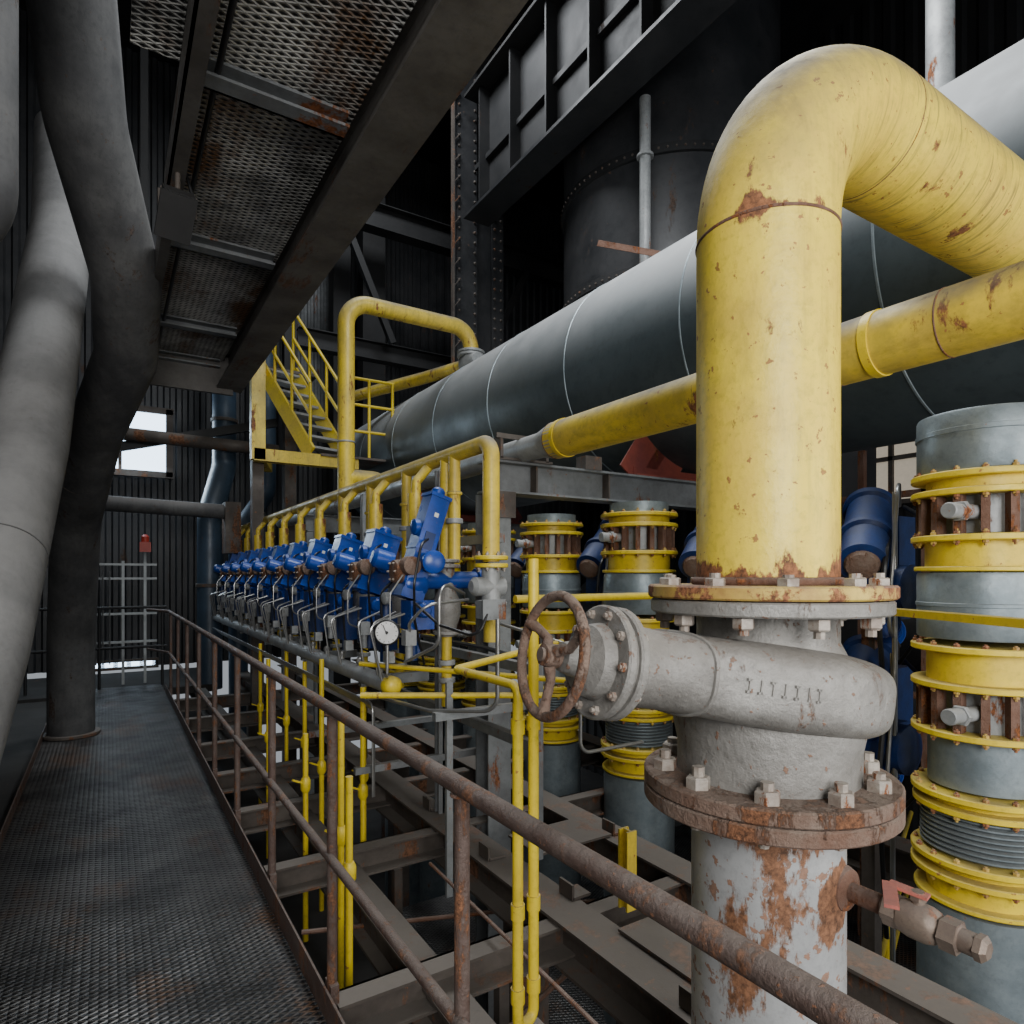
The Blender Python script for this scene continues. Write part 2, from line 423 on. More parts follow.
# cast ribs round the body
rb = []
for tt in (-.16, .0, .30):
    w, h = cat(prof, tt); ring_pts = []
    for i in range(49):
        a = 2 * math.pi * i / 48; e = 2 / 3.8 if tt < .25 else 2 / 2.9; ca, sa = math.cos(a), math.sin(a)
        ring_pts.append(c0 + d * tt + s * (w * 1.0 * math.copysign(abs(ca)**e, ca)) + u * (h * 1.0 * math.copysign(abs(sa)**e, sa)))
    if tt == .30: rb.append(sweep(ring_pts, .006, 8))
g.add('body_rib', CAST, join(*rb))
bt = .455
g.add('bonnet_flanges', CAST, join(disc(c0 + d * bt, AX, .118, .020), disc(c0 + d * (bt + .030), AX, .118, .020), disc(c0 + d * (bt + .015), AX, .106, .02),
      lathe(c0 + d * (bt + .04), AX, [(0, .080), (.025, .072), (.04, .04), (.08, .030), (.085, .02)], 32)))
g.add('bonnet_bolts', BOLT, join(bolts(c0 + d * (bt + .04), AX, .100, 10, .010, .008), bolts(c0 + d * (bt - .010), -AX, .100, 10, .010, .008)))
wt = .600
wc = c0 + d * wt
g.add('stem', BRASS, cyl(c0 + d * .45, c0 + d * (wt + .025), .014, 14))
sp = [torus(wc, AX, .120, .0105), lathe(wc - d * .016, AX, [(0, .024), (.035, .022)], 20)]
for i in range(3):
    a = .5 + 2 * math.pi * i / 3; r = s * math.cos(a) + u * math.sin(a)
    q = (s * -math.sin(a) + u * math.cos(a))
    sp.append(sweep([wc + r * .02, wc + r * .05 - d * .012 + q * .008, wc + r * .09 - d * .006 + q * .006, wc + r * .12], [.013, .010, .010, .014], 10))
g.add('handwheel', FLG, join(*sp))
lt = []
for i in range(7):
    tt = .115 + i * .021
    for sgn in (-1, 1):
        w, h = cat(prof, tt)
        p = c0 + d * tt + s * (sgn * (w * .985))
        lt.append(obox(p - u * .014, p + u * .014, .010, .005, up=AX))
        if i % 2 == 0: lt.append(obox(p + u * .012 - d * .007, p + u * .012 + d * .007, .010, .005, up=u))
        if i % 3 != 1: lt.append(obox(p - u * .012 - d * .007, p - u * .012 + d * .007, .010, .005, up=u))
g.add('cast_lettering', CAST, join(*lt))
g.add('flange_top', CAST, disc(P3(1.478), UP, .268, .032, 64))
g.add('gasket', FLG, disc(P3(1.495), UP, .24, .006, 64))
g.add('nuts_top', BOLT, bolts(P3(1.46), -UP, .235, 10, .023, .024, ph=.13))
g.add('flange_bottom', FLG, disc(P3(1.068), UP, .285, .034, 64))
g.add('nuts_bottom', BOLT, bolts(P3(1.085), UP, .238, 10, .027, .026, ph=.3)); g.done()

g = G('grey_riser_pipe', P3(0))
g.add('riser', GREYR, cyl(P3(-3), P3(1.03), .172, 64))
g.add('flange', FLG, join(disc(P3(1.031), UP, .285, .036, 64), torus(P3(1.012), UP, .174, .01)))
g.add('nuts', BOLT, bolts(P3(1.013), -UP, .238, 10, .022, .012, ph=.3))
g.done()

g = G('drain_ball_valve', (1.38, .8, .85))
a0 = V((1.38, .80, .855)); dd = V((.02, -1, -.02)).normalized()
g.add('nipple', RUST, join(cyl(a0 + V((0, .03, 0)), a0 + dd * .09, .021, 20), lathe(a0, dd, [(-.01, .05), (.004, .045), (.01, .03)], 24)))
g.add('body', BRASS, join(lathe(a0 + dd * .08, dd, [(0, .026), (.03, .026), (.035, .033), (.055, .037), (.085, .037), (.1, .032), (.105, .026), (.14, .026), (.142, .022), (.17, .022)], 24), lathe(a0 + dd * .085, dd, [(0, .034), (.028, .034)], 6), lathe(a0 + dd * .19, dd, [(0, .033), (.03, .033)], 6), lathe(a0 + dd * .248, dd, [(0, .026), (.012, .026), (.02, .017)], 6), cyl(a0 + dd * .145, a0 + dd * .145 + UP * .06, .012, 14), lathe(a0 + dd * .145 + UP * .042, UP, [(0, .016), (.014, .016)], 6)))
hp = a0 + dd * .145 + UP * .055
g.add('lever', REDH, join(obox(hp + dd * .02, hp - dd * .05 + V((-.012, 0, .004)), .026, .006), obox(hp - dd * .05 + V((-.012, 0, .004)), hp - dd * .01 + V((-.10, -.01, .0)), .026, .007)))
g.done()

# ---------------------------------------------------------------- big tank
TX, TZ, TR = 4.05, 3.26, .90
g = G('horizontal_tank', (TX, 4, TZ))
Y0, Y1 = -2.2, 10.2
pr = [(-.25, .02), (-.23, .35), (-.14, .65), (-.04, .84), (0, TR)]
L = Y1 - Y0
pr += [(L * i / 8, TR) for i in range(1, 9)]
pr += [(L + .05, .86), (L + .15, .65), (L + .23, .35), (L + .25, .02)]
g.add('shell', TANK, lathe((TX, Y0, TZ), (0, 1, 0), pr, 128))
bands = []
for y in (-1., .35, 1.7, 2.95, 4.2, 5.45, 6.7, 7.95, 9.2):
    bands.append(lathe((TX, y - .008, TZ), (0, 1, 0), [(0, TR), (.003, TR + .004), (.013, TR + .004), (.016, TR)], 128))
g.add('seam_bands', GALV, join(*bands))
g.done()
g = G('tank_saddle', (TX, 3.55, 2.2))
for y in (3.55,):
    g.add('saddle_plates', REDS, join(*[obox((x, y, 2.27), (x + .25 * (1 if x < TX else -1), y, 2.27 + .34), .3, .014, up=(0, 1, 0)) for x in (3.30, 3.55, 4.6, 4.85)]))
    g.add('web', REDS, box((TX, y, 2.31), (1.5, .03, .09)))
    g.add('base', REDS, box((TX, y, 2.268), (1.7, .32, .02)))
g.done(); g.inst((0, 4.05, 0))

# ---------------------------------------------------------------- second yellow pipe
g = G('yellow_collector_pipe', (2.2, 3, 2.33))
g.add('pipe_near', YEL, cyl((2.2, -2, 2.33), (2.2, 3.0, 2.33), .106, 40))
g.add('pipe_far', GREY, sweep([(2.2, 2.9, 2.33), (2.2, 3.0, 2.33), (2.2, 3.15, 2.33), (2.2, 10, 2.33)], [.106, .106, .075, .075], 32))
g.add('weld_rings', RUST, join(*[torus((2.2, y, 2.33), (0, 1, 0), .105, .003) for y in (-.6, .95, 1.30, 3.0)]))
g.add('clamp_bands', YELS, join(*[lathe((2.2, y, 2.33), (0, 1, 0), [(0, .111), (.03, .111)], 40) for y in (1.15, 2.9)]))
g.done()

g = G('valve_header_pipe', (1.7, 3, 2.25))
g.add('header', YEL, sweep(fillet([(1.7, 10.3, 2.25), (1.7, 2.9, 2.25), (1.7, 2.9, 1.62)], .075), .045, 24))
g.add('end_flanges', YELS, join(disc((1.7, 2.9, 1.64), UP, .09, .022), disc((1.7, 2.9, 1.60), UP, .09, .022), disc((1.7, 3.42, 1.62), UP, .08, .02)))
g.add('flange_bolts', BOLT, join(bolts((1.7, 2.9, 1.652), UP, .072, 8, .01, .012), bolts((1.7, 2.9, 1.588), -UP, .072, 8, .01, .012)))
g.add('drop_pipe', YEL, cyl((1.7, 3.42, 2.25), (1.7, 3.42, 1.6), .04, 20))
g.add('lower_valve', GREY, join(cyl((1.7, 2.9, 1.59), (1.7, 2.9, 1.38), .05, 20), disc((1.7, 2.9, 1.40), UP, .085, .02), lathe((1.7, 2.9, 1.49), (-1, 0, 0), [(-.07, .05), (.1, .05), (.12, .03)], 20)))
g.add('lower_pipe', YEL, cyl((1.7, 2.9, 1.39), (1.7, 2.9, 1.2), .04, 20))
g.done()

# ---------------------------------------------------------------- actuated control valves (row)
def control_valve(y, tall):
    g = G('control_valve', (1.5, y, 1.5))
    U = (0, 1, 0)
    if tall:
        b0 = V((1.40, y, 1.44)); b1 = V((1.575, y, 1.98)); w, h = .115, .13
    else:
        b0 = V((1.42, y, 1.46)); b1 = V((1.53, y, 1.80)); w, h = .18, .16
    ad = (b1 - b0).normalized(); L = (b1 - b0).length
    g.add('actuator_housing', BLUE, join(obox(b0, b1, w, h, up=U), obox(b1, b1 + ad * .02, w + .014, h + .014, up=U), obox(b0 - ad * .02, b0 + ad * .03, w + .02, h + .02, up=U),
          obox(b0 + ad * L * .45, b0 + ad * (L * .45 + .012), w + .012, h + .012, up=U), lathe(b1 + ad * .02, ad, [(0, .04), (.03, .04), (.045, .025)], 16),
          lathe(b0 + ad * L * .7 - V((w / 2, 0, 0)), (-1, 0, 0), [(0, .045), (.03, .045), (.04, .025)], 16)))
    q = b0 + ad * L * .82 - V((0, h / 2 + .004, 0))
    g.add('label', WHITE, obox(q - ad * .012, q + ad * .012, .025, .004, up=U))
    q2 = b0 + ad * L * .55 - V((0, h / 2 + .004, 0))
    g.add('cover_plate', BLUED, obox(q2 - ad * .05, q2 + ad * .05, .06, .006, up=U))
    g.add('motor', BLUE, join(lathe((1.50, y - .05, 1.62), (-.2, -1, 0), [(0, .05), (.02, .055), (.11, .055), (.115, .062), (.14, .062), (.15, .045)], 24), lathe((1.36, y + .13, 1.62), (-1, .1, .3), [(0, .055), (.10, .055), (.12, .035)], 20)))
    g.add('gearbox', BLUE, join(lathe((1.36, y, 1.50), (1, 0, 0), [(0, .06), (.02, .075), (.12, .075), (.14, .06)], 28), cyl((1.47, y, 1.52), (1.85, y, 1.52), .05, 24), disc((1.84, y, 1.52), (1, 0, 0), .07, .03, 24),
          box((1.46, y, 1.33), (.14, .14, .16)), lathe((1.44, y - .15, 1.36), (0, 1, 0), [(0, .03), (.01, .042), (.09, .042)], 20)))
    g.add('end_cover', FLG, join(lathe((1.31, y, 1.57), (1, 0, 0), [(0, .045), (.006, .062), (.05, .066), (.06, .05)], 28), lathe((1.38, y - .13, 1.60), (0, 1, 0), [(0, .035), (.01, .05), (.08, .052)], 24)))
    g.add('cover_bolts', BOLT, bolts((1.31, y, 1.57), (-1, 0, 0), .05, 6, .007, .008))
    g.add('valve_body', CAST, join(lathe((1.64, y, 1.2), UP, [(0, .05), (.06, .06), (.12, .08), (.2, .08), (.26, .05), (.42, .045)], 24), disc((1.64, y, 1.22), UP, .08, .02, 24), disc((1.64, y, 1.60), UP, .08, .02, 24), disc((1.64, y, 1.63), UP, .075, .02, 24)))
    g.add('solenoid_block', BLUED, join(box((1.42, y + .02, 1.17), (.08, .11, .11)), cyl((1.42, y - .02, 1.08), (1.42, y - .02, 1.24), .028, 16), box((1.36, y + .22, 1.22), (.1, .1, .2)), cyl((1.36, y + .22, 1.05), (1.36, y + .22, 1.4), .035, 16)))
    g.add('grey_fittings', GREY, join(box((1.34, y - .16, 1.22), (.06, .06, .08)), cyl((1.34, y - .16, 1.1), (1.34, y - .16, 1.2), .02, 12), lathe((1.33, y + .1, 1.42), (-1, 0, 0), [(0, .035), (.03, .035), (.04, .02)], 16), box((1.5, y + .3, 1.5), (.12, .12, .12)),
        box((1.30, y + .02, 1.10), (.05, .05, .06)), disc((1.64, y, 1.05), UP, .05, .03, 16), disc((1.64, y, .95), UP, .05, .03, 16)))
    g.add('stub_pipe', YEL, join(cyl((1.69, y, 1.62), (1.69, y, 2.25), .034, 18), disc((1.69, y, 2.02), UP, .045, .02, 18), cyl((1.6, y + .34, 1.85), (1.6, y + .34, 2.05), .05, 16), sweep(fillet([(1.6, y + .34, 2.02), (1.6, y + .34, 2.12), (1.70, y + .34, 2.24)], .05), .03, 12)))
    g.add('upper_fitting', GREY, join(box((1.6, y + .34, 1.78), (.09, .09, .14)), disc((1.69, y, 1.86), UP, .05, .03, 16)))
    g.add('lower_stub', YEL, cyl((1.64, y, .8), (1.64, y, 1.22), .03, 14))
    tb = []
    for dx, dy in ((-.10, .02), (-.06, .12), (-.14, -.06), (-.08, .3)):
        tb.append(sweep(fillet([(1.40 + dx * .3, y + dy, 1.34), (1.30 + dx, y + dy, 1.28), (1.30 + dx * .5, y + dy, .99)], .04), .006, 8))
    tb.append(sweep(fillet([(1.33, y - .1, 1.55), (1.25, y - .12, 1.45), (1.25, y - .12, 1.25), (1.38, y - .05, 1.2)], .05), .005, 8))
    g.add('impulse_tubes', TUBE, join(*tb))
    g.add('cables', BLACK, join(sweep(fillet([(1.50, y - .06, 1.75), (1.42, y - .14, 1.72), (1.36, y - .18, 1.5), (1.40, y - .1, 1.3), (1.5, y, 1.05)], .08), .007, 8),
        sweep(fillet([(1.45, y + .1, 1.6), (1.30, y + .15, 1.45), (1.32, y + .15, 1.1), (1.5, y + .2, 1.03)], .08), .007, 8)))
    g.done(); return g
control_valve(3.3, True)
g = control_valve(4.0, False)
for i in range(1, 9): g.inst((0, .7 * i, 0))

g = G('impulse_manifold_pipe', (1.3, 3.2, .95))
g.add('pipe', GREY, cyl((1.3, 3.3, .95), (1.3, 10.3, .95), .05, 24))
g.add('end_cap', YELS, lathe((1.3, 3.31, .95), (0, -1, 0), [(0, .053), (.05, .053), (.07, .038), (.078, .015)], 24))
g.add('fittings', TUBE, join(*[join(cyl((1.3, 3.45 + i * .35, .99), (1.3, 3.45 + i * .35, 1.05), .016, 8), lathe((1.3, 3.45 + i * .35, 1.02), UP, [(0, .022), (.02, .022)], 6)) for i in range(19)]))
g.add('brackets', STEELL, join(*[obox((1.3, 3.8 + i * 1.4, .9), (1.75, 3.8 + i * 1.4, .9), .05, .06) for i in range(5)])); g.done()

g = G('pressure_gauge', (1.235, 3.18, 1.25))
gc = V((1.235, 3.18, 1.25)); ga = V((-.45, -.89, 0)).normalized()
g.add('case', BLACK, lathe(gc, ga, [(-.03, .064), (.012, .068), (.016, .063)], 32))
g.add('dial', WHITE, lathe(gc, ga, [(.012, .058), (.018, .058)], 32))
d_, s_, u_ = basis(ga)
g.add('needle', BLACK, join(obox(gc + ga * .02 - u_ * .01, gc + ga * .02 + u_ * .04 + s_ * .02, .004, .003, up=ga), lathe(gc + ga * .018, ga, [(0, .008), (.004, .008)], 12),
      *[obox(gc + ga * .0185 + (s_ * math.cos(a * .5) + u_ * math.sin(a * .5)) * .046, gc + ga * .0185 + (s_ * math.cos(a * .5) + u_ * math.sin(a * .5)) * .054, .003, .001, up=ga) for a in range(13)]))
g.add('stem', TUBE, join(cyl(gc - UP * .06, (gc.x, gc.y, 1.06), .009, 10), sweep(fillet([(gc.x, gc.y, 1.07), (gc.x, gc.y, 1.02), (1.3, 3.35, .99)], .02), .008, 8))); g.done()

g = G('instrument_tubing', (1.3, 3, .9))
tl = []
for i in range(6):
    zz = .86 - i * .018
    tl.append(sweep(fillet([(1.2 + i * .02, 3.3 + i * .05, zz - .5), (1.2 + i * .02, 3.3 + i * .05, zz), (1.2 + i * .02, 3.7, zz), (1.2 + i * .02, 9.5, zz - .02)], .05), .006, 8))
tl.append(sweep(fillet([(1.5, 2.5, 1.35), (1.5, 2.5, .93), (1.3, 2.8, .90), (1.2, 3.4, .9)], .08), .010, 10))
tl.append(sweep(fillet([(1.62, 3.05, 1.45), (1.4, 2.9, 1.52), (1.4, 2.9, 1.2), (1.3, 3.1, 1.1)], .08), .009, 10))
tl.append(sweep(fillet([(1.62, 3.0, 1.42), (1.35, 2.95, 1.40), (1.3, 3.05, 1.3), (1.38, 3.2, 1.2)], .08), .008, 10))
tl.append(sweep(fillet([(1.7, 2.8, 1.3), (1.9, 2.4, 1.2), (1.9, 2.4, .7), (2.3, 2.4, .7)], .06), .009, 10))
g.add('tubes', TUBE, join(*tl)); g.done()

g = G('junction_box', (1.62, 2.85, 1.2))
g.add('box', STEELL, join(box((1.60, 2.74, 1.38), (.12, .07, .09)), box((1.60, 2.70, 1.38), (.13, .012, .10))))
g.add('cable', BLACK, sweep(fillet([(1.56, 2.7, 1.36), (1.5, 2.68, 1.25), (1.4, 2.9, 1.3), (1.36, 3.1, 1.4)], .06), .008, 8)); g.done()

# ---------------------------------------------------------------- stack columns under the tank
g = G('burner_gas_column', (3.1, 1.21, 0))
X, Y = 3.1, 1.21
def c(z): return (X, Y, z)
def ring(z, r=.262, t=.026): return disc(c(z), UP, r, t, 48)
g.add('top_casing', GALV, lathe(c(0), UP, [(1.97, .237), (1.975, .24), (2.12, .24), (2.122, .245), (2.14, .245), (2.142, .24), (2.20, .24), (2.21, .235)], 56))
g.add('top_cap', GALV, lathe(c(0), UP, [(1.97, .20), (2.04, .20)], 48))
g.add('grey_casing', GALV, join(
      lathe(c(0), UP, [(1.29, .237), (1.295, .24), (1.42, .24), (1.422, .244), (1.435, .244), (1.437, .24), (1.55, .24), (1.56, .235)], 56), cyl(c(.68), c(.89), .2, 48), cyl(c(-3), c(.20), .24, 56)))
g.add('yellow_flanges', YELS, join(ring(1.955), ring(1.885), ring(1.70), ring(1.575, .25, .02), ring(1.25), ring(1.10), ring(.905), ring(.655), ring(.60, .255), ring(.39), ring(.33), ring(.225, .25, .02)))
g.add('yellow_spools', YELS, join(cyl(c(1.89), c(1.95), .205, 48), cyl(c(1.58), c(1.69), .21, 48), cyl(c(1.11), c(1.25), .205, 48), cyl(c(.23), c(.38), .205, 48), cyl(c(.61), c(.66), .205, 48)))
g.add('flange_nuts', YELR, join(*[bolts(c(z), UP, .243, 16, .012, .012) for z in (1.968, 1.713, 1.263, .918, .668, .403)] + [bolts(c(z), -UP, .243, 16, .012, .012) for z in (1.872, 1.687, 1.087, .892, .587, .317)]))
g.add('sight_section', GREY, join(cyl(c(1.72), c(1.88), .17, 40), cyl(c(.91), c(1.09), .17, 40)))
sb = []
for z0, z1 in ((1.715, 1.87), (.92, 1.085)):
    for i in range(16):
        a = 2 * math.pi * i / 16; p = V((X + math.cos(a) * .218, Y + math.sin(a) * .218, 0))
        sb.append(obox(p + UP * z0, p + UP * z1, .03, .045, up=(math.cos(a), math.sin(a), 0)))
g.add('clamp_studs', RUST, join(*sb))
bp = [(.41, .2)]
for i in range(8):
    z = .415 + i * .021; bp += [(z + .002, .2), (z + .008, .228), (z + .014, .228), (z + .019, .2)]
g.add('bellows', GALV, lathe(c(0), UP, bp, 48))
g.add('side_nozzles', GREY, join(*[join(cyl((X - .15, Y - .05, z), (X - .34, Y - .02, z), .03, 16), disc((X - .28, Y - .03, z), (1, -.1, 0), .042, .022, 6), disc((X - .34, Y - .02, z), (1, -.1, 0), .032, .03, 16)) for z in (1.80, 1.0)]))
g.done()
for k in (1, 2, 3, 4, 5, 6): g.inst((0, 1.03 * k, 0), skip=('top_casing',))

g = G('blue_burner_actuator', (3.5, 1.85, 1.75))
a0 = V((3.06, 1.70, 1.60)); a1 = V((3.68, 1.98, 2.06)); ad = (a1 - a0).normalized()
g.add('cylinder', BLUED, lathe(a0, ad, [(0, .07), (.01, .11), (.2, .11), (.21, .13), (.24, .13), (.25, .11), (.5, .11), (.51, .13), (.55, .13), (.58, .07)], 32))
g.add('gear_housing', BLUED, join(box((3.28, 1.75, 1.46), (.26, .2, .26)), lathe((3.26, 1.55, 1.48), (0, 1, 0), [(0, .07), (.02, .12), (.14, .12)], 28), box((3.48, 1.8, 1.7), (.16, .2, .3))))
g.add('bracket', STEEL, obox((3.42, 1.85, 1.4), (3.42, 1.85, -3), .07, .07))
g.add('motor', BLUE, join(cyl((3.24, 1.70, 1.32), (3.62, 1.88, 1.24), .08, 24), disc((3.62, 1.88, 1.24), (1, .6, -.2), .095, .03, 24)))
g.add('end_cap', FLG, lathe(a0, -ad, [(0, .08), (.02, .07), (.03, .03)], 24))
g.add('tubes', TUBE, join(cyl((3.2, 1.62, 1.95), (3.2, 1.62, .4), .012, 10), sweep(fillet([(3.4, 1.7, 1.9), (3.2, 1.6, 2.05), (3.10, 1.6, 1.3), (3.3, 1.65, 1.2)], .1), .009, 8)))
g.add('cables', BLACK, join(sweep(fillet([(3.3, 1.7, 1.75), (3.08, 1.6, 1.65), (3.06, 1.62, 1.3), (3.25, 1.7, 1.0), (3.3, 1.7, .5)], .12), .012, 8), sweep(fillet([(3.45, 1.7, 1.9), (3.3, 1.5, 1.8), (3.3, 1.5, 1.35), (3.4, 1.7, 1.1)], .1), .01, 8)))
g.done()
for off in ((0.02, 0.02, -.78), (0, 1.03, 0), (0, 2.06, 0), (0, 3.09, 0), (0.02, 2.06, -.8), (0, 1.03, -.78)): g.inst(off)

# ---------------------------------------------------------------- steel frame
g = G('pipe_support_frame')
g.add('cross_beam', STEELL, join(ibeam((1.95, 3.42, 2.256), (5.2, 3.42, 2.256), .20, .16), ibeam((1.95, 7.6, 2.256), (5.2, 7.6, 2.256), .20, .16)))
g.add('columns', STEELL, join(*[ibeam((2.02, yy - .08, -3), (2.02, yy - .08, 2.05), .16, .16, up=(0, -1, 0)) for yy in (3.42, 7.6)] + [ibeam((5.1, yy, -3), (5.1, yy, 2.05), .16, .16, up=(0, -1, 0)) for yy in (3.42, 7.6)]))
g.add('pipe_rest', STEEL, join(box((2.2, 3.38, 2.265), (.42, .1, .015)), box((2.03, 3.38, 2.33), (.02, .1, .13)), box((2.37, 3.38, 2.33), (.02, .1, .13)), box((2.2, 3.33, 2.40), (.42, .012, .03)), box((2.75, 3.38, 2.30), (.14, .1, .09))))
g.add('gussets', STEEL, join(box((2.02, 3.32, 1.98), (.2, .012, .16)), box((2.3, 3.42, 2.15), (.012, .15, .18)), box((2.9, 3.42, 2.15), (.012, .15, .18))))
g.done()

g = G('floor_beams')
g.add('long_beams', STEEL, join(ibeam((1.1, -1, -.05), (1.1, 11, -.05), .2, .14), ibeam((1.72, -1, .07), (1.72, 11, .07), .2, .2), ibeam((2.45, -1, .07), (2.45, 11, .07), .2, .18), ibeam((3.7, -1, .07), (3.7, 11, .07), .2, .18)))
g.add('cross_beams', STEEL, join(*[channel((.68, yy, .045), (3.7, yy, .045), .15, .1) for yy in (2.25, 3.45, 4.4, 5.3, 6.3, 7.5, 8.7)]))
g.add('cover_plates', STEEL, join(box((1.95, 1.75, .085), (.34, .5, .012)), box((2.15, 2.9, .085), (.5, .3, .012)), box((1.72, 1.3, .085), (.26, .12, .012))))
g.add('clips', STEEL, join(*[join(box((xx, yy, .11), (.012, .1, .07)), box((xx + .05, yy, .081), (.1, .1, .012))) for xx, yy in ((1.66, 1.5), (1.78, 2.35), (2.4, 1.9), (1.66, 2.9), (2.42, 2.8), (1.7, 3.7))]))
g.add('rods', RUST, join(cyl((.8, 2.0, -.30), (2.4, 2.6, -.30), .012, 8), cyl((.8, 3.2, -.2), (2.4, 2.9, -.35), .012, 8), cyl((1.3, 1.2, .12), (1.35, 2.9, .12), .008, 8)))
g.add('posts', STEEL, join(*[obox((xx, yy, -3), (xx, yy, -.13), .16, .16) for xx in (1.72, 2.45, 3.7) for yy in (2.6, 6.0, 9.5)])); g.done()
g = G('lower_platform')
g.add('deck', CONC, box((1.0, 5.5, -.66), (.9, 12, .04)))
g.add('stringer', STEEL, join(channel((1.46, -1, -.64), (1.46, 11, -.64), .14, .06), channel((.56, -1, -.64), (.56, 11, -.64), .14, .06)))
g.add('hangers', STEEL, join(*[obox((1.46, yy, -.66), (1.46, yy, -.2), .05, .05) for yy in (1.2, 2.4, 3.6, 4.8, 6, 7.2)])); g.done()

g = G('valve_rack', (1.75, 6, 1))
g.add('uprights', STEELL, join(*[channel((1.75, yy, .05), (1.75, yy, 2.2), .06, .04, up=(0, 1, 0)) for yy in (3.65, 5.05, 6.45, 7.85, 9.25)]))
g.add('rails', STEELL, join(obox((1.79, 2.6, 1.08), (1.79, 10, 1.08), .05, .05), obox((1.79, 2.95, 1.75), (1.79, 10, 1.75), .05, .05), obox((1.79, 2.6, .7), (1.79, 10, .7), .05, .05), obox((1.3, 2.75, .88), (1.95, 2.75, .88), .04, .04), obox((1.2, 3.6, .42), (2.4, 3.6, .42), .04, .04), obox((1.2, 4.6, .42), (2.4, 4.6, .42), .04, .04)))
g.add('slotted_post', STEELL, join(obox((1.48, 2.95, -.1), (1.48, 2.95, 1.0), .035, .02), obox((1.9, 2.75, .07), (1.9, 2.75, 1.1), .035, .035)))
g.add('cable_bundle', BLACK, join(*[sweep(fillet([(1.82 + k * .012, 2.7, .2), (1.82 + k * .012, 2.7, 1.1), (1.82 + k * .012, 3.2, 1.13), (1.82 + k * .012, 10, 1.13)], .1), .008, 8) for k in range(4)])); g.done()

g = G('yellow_service_pipe', (1.06, 1.6, .7))
for (x, yv, z0, z1, r) in ((1.03, 1.60, .24, 1.17, .0165), (1.10, 1.62, .24, 1.60, .0165)):
    g.add('pair_verticals', YELS, cyl((x, yv, z0), (x, yv, z1), r, 16))
    g.add('couplings', YELS, join(*[cyl((x, yv, z - .022), (x, yv, z + .022), r * 1.3, 12) for z in (.55, 1.1, .3)]))
g.add('pair_bend', YELS, sweep(fillet([(1.03, 1.60, .26), (1.03, 1.60, .2), (1.10, 1.62, .2), (1.10, 1.62, .26)], .03), .0165, 14))
g.add('pair_top', YELS, sweep(fillet([(1.03, 1.60, 1.15), (1.03, 1.60, 1.22), (1.03, 2.0, 1.22), (1.9, 2.55, 1.22)], .04), .014, 12))
g.add('base_bracket', STEEL, join(box((1.065, 1.61, .16), (.13, .06, .03)), obox((1.065, 1.61, -.05), (1.065, 1.61, .15), .03, .03))); g.done()
for (x, yv, z0, z1) in [(.95, 3.05, -.64, .88), (1.18, 4.2, -.64, 1.0), (1.0, 3.9, -.64, .6), (1.25, 4.9, -.64, .9), (1.25, 3.6, -.03, .9), (1.05, 5.2, -.64, .9), (.86, 2.65, -.64, .7), (1.3, 5.7, -.64, .9), (1.36, 3.9, -.64, .9), (1.22, 6.4, -.64, .9)]:
    g = G('yellow_drain_pipe', (x, yv, .2))
    g.add('pipe', YELS, cyl((x, yv, z0), (x, yv, z1), .016, 14))
    g.add('stop_cock', YELS, join(lathe((x, yv, .25), UP, [(0, .02), (.02, .03), (.07, .03), (.09, .02)], 12), obox((x, yv, .3), (x - .08, yv - .02, .34), .018, .01)))
    g.done()
g = G('yellow_crossing_pipe', (2.5, 2.8, 1.2))
g.add('pipes', YELS, join(cyl((1.1, 3.2, .93), (1.9, 2.7, .93), .016, 12), cyl((1.85, 2.9, 1.42), (3.0, 2.9, 1.42), .022, 14), cyl((1.85, 2.4, 1.05), (1.2, 3.5, 1.05), .014, 12))); g.done()
g = G('yellow_guard_bar', (2.2, 1.2, 1.43))
g.add('flat_bar', YELS, obox((2.62, 1.9, 1.43), (1.72, .30, 1.43), .05, .022))
g.add('post', YELS, obox((2.6, 1.87, .07), (2.6, 1.87, 1.41), .04, .04)); g.done()
g = G('yellow_post', (1.95, 2.1, 0))
g.add('post', YEL, ibeam((1.95, 2.1, .07), (1.95, 2.1, .42), .06, .055, .01, up=(0, -1, 0))); g.done()

g = G('guard_rail', (3, 2, -1))
g.add('rails', YELS, join(*[cyl((1.9, 1.3, z), (6, 1.3 + 1.6, z), .018, 12) for z in (-.55, -.85, -1.1)]))
g.add('posts', YELS, join(*[cyl((1.9 + t * 4.1, 1.3 + 1.6 * t, -1.5), (1.9 + t * 4.1, 1.3 + 1.6 * t, -.5), .018, 12) for t in (.1, .2, .3, .4, .5, .6)])); g.done()
g = G('lower_gallery'); g.add('deck', GRF, box((4.2, 3.0, -1.52), (5.0, 5.0, .04))); g.add('edge', STEEL, box((1.68, 3.0, -1.55), (.04, 5.0, .18))); g.done()

# ---------------------------------------------------------------- dusty pipes at left
LP1 = fillet([(-.30, 6.1, 5.0), (-.27, 5.5, 4.0), (-.35, 4.15, 2.25), (-.43, 3.05, 1.27), (-.54, 2.45, .62), (-.80, 1.6, -.3), (-1.0, 1.2, -3)], .8, 8)
g = G('insulated_pipe_sloping', (-.3, 3, 1.5)); g.add('jacket', DUSTP, sweep(LP1, .18, 40))
g.add('joint_bands', DUSTD, join(torus(V((-.40, 3.45, 1.63)), V((.065, 1.02, .92)), .179, .003))); g.done()
LP2 = fillet([(-.17, 3.7, 5.2), (-.164, 3.77, 4.53), (-.103, 4.09, 3.97), (.10, 4.66, 3.40), (.11, 5.26, 3.08), (-.09, 6.2, 2.70), (-.245, 7.01, 2.05), (-.30, 7.5, .91), (-.30, 7.5, 0.02)], .5, 8)
g = G('insulated_pipe_bent', (0, 5, 3)); g.add('jacket', DUSTD, sweep(LP2, .195, 40))
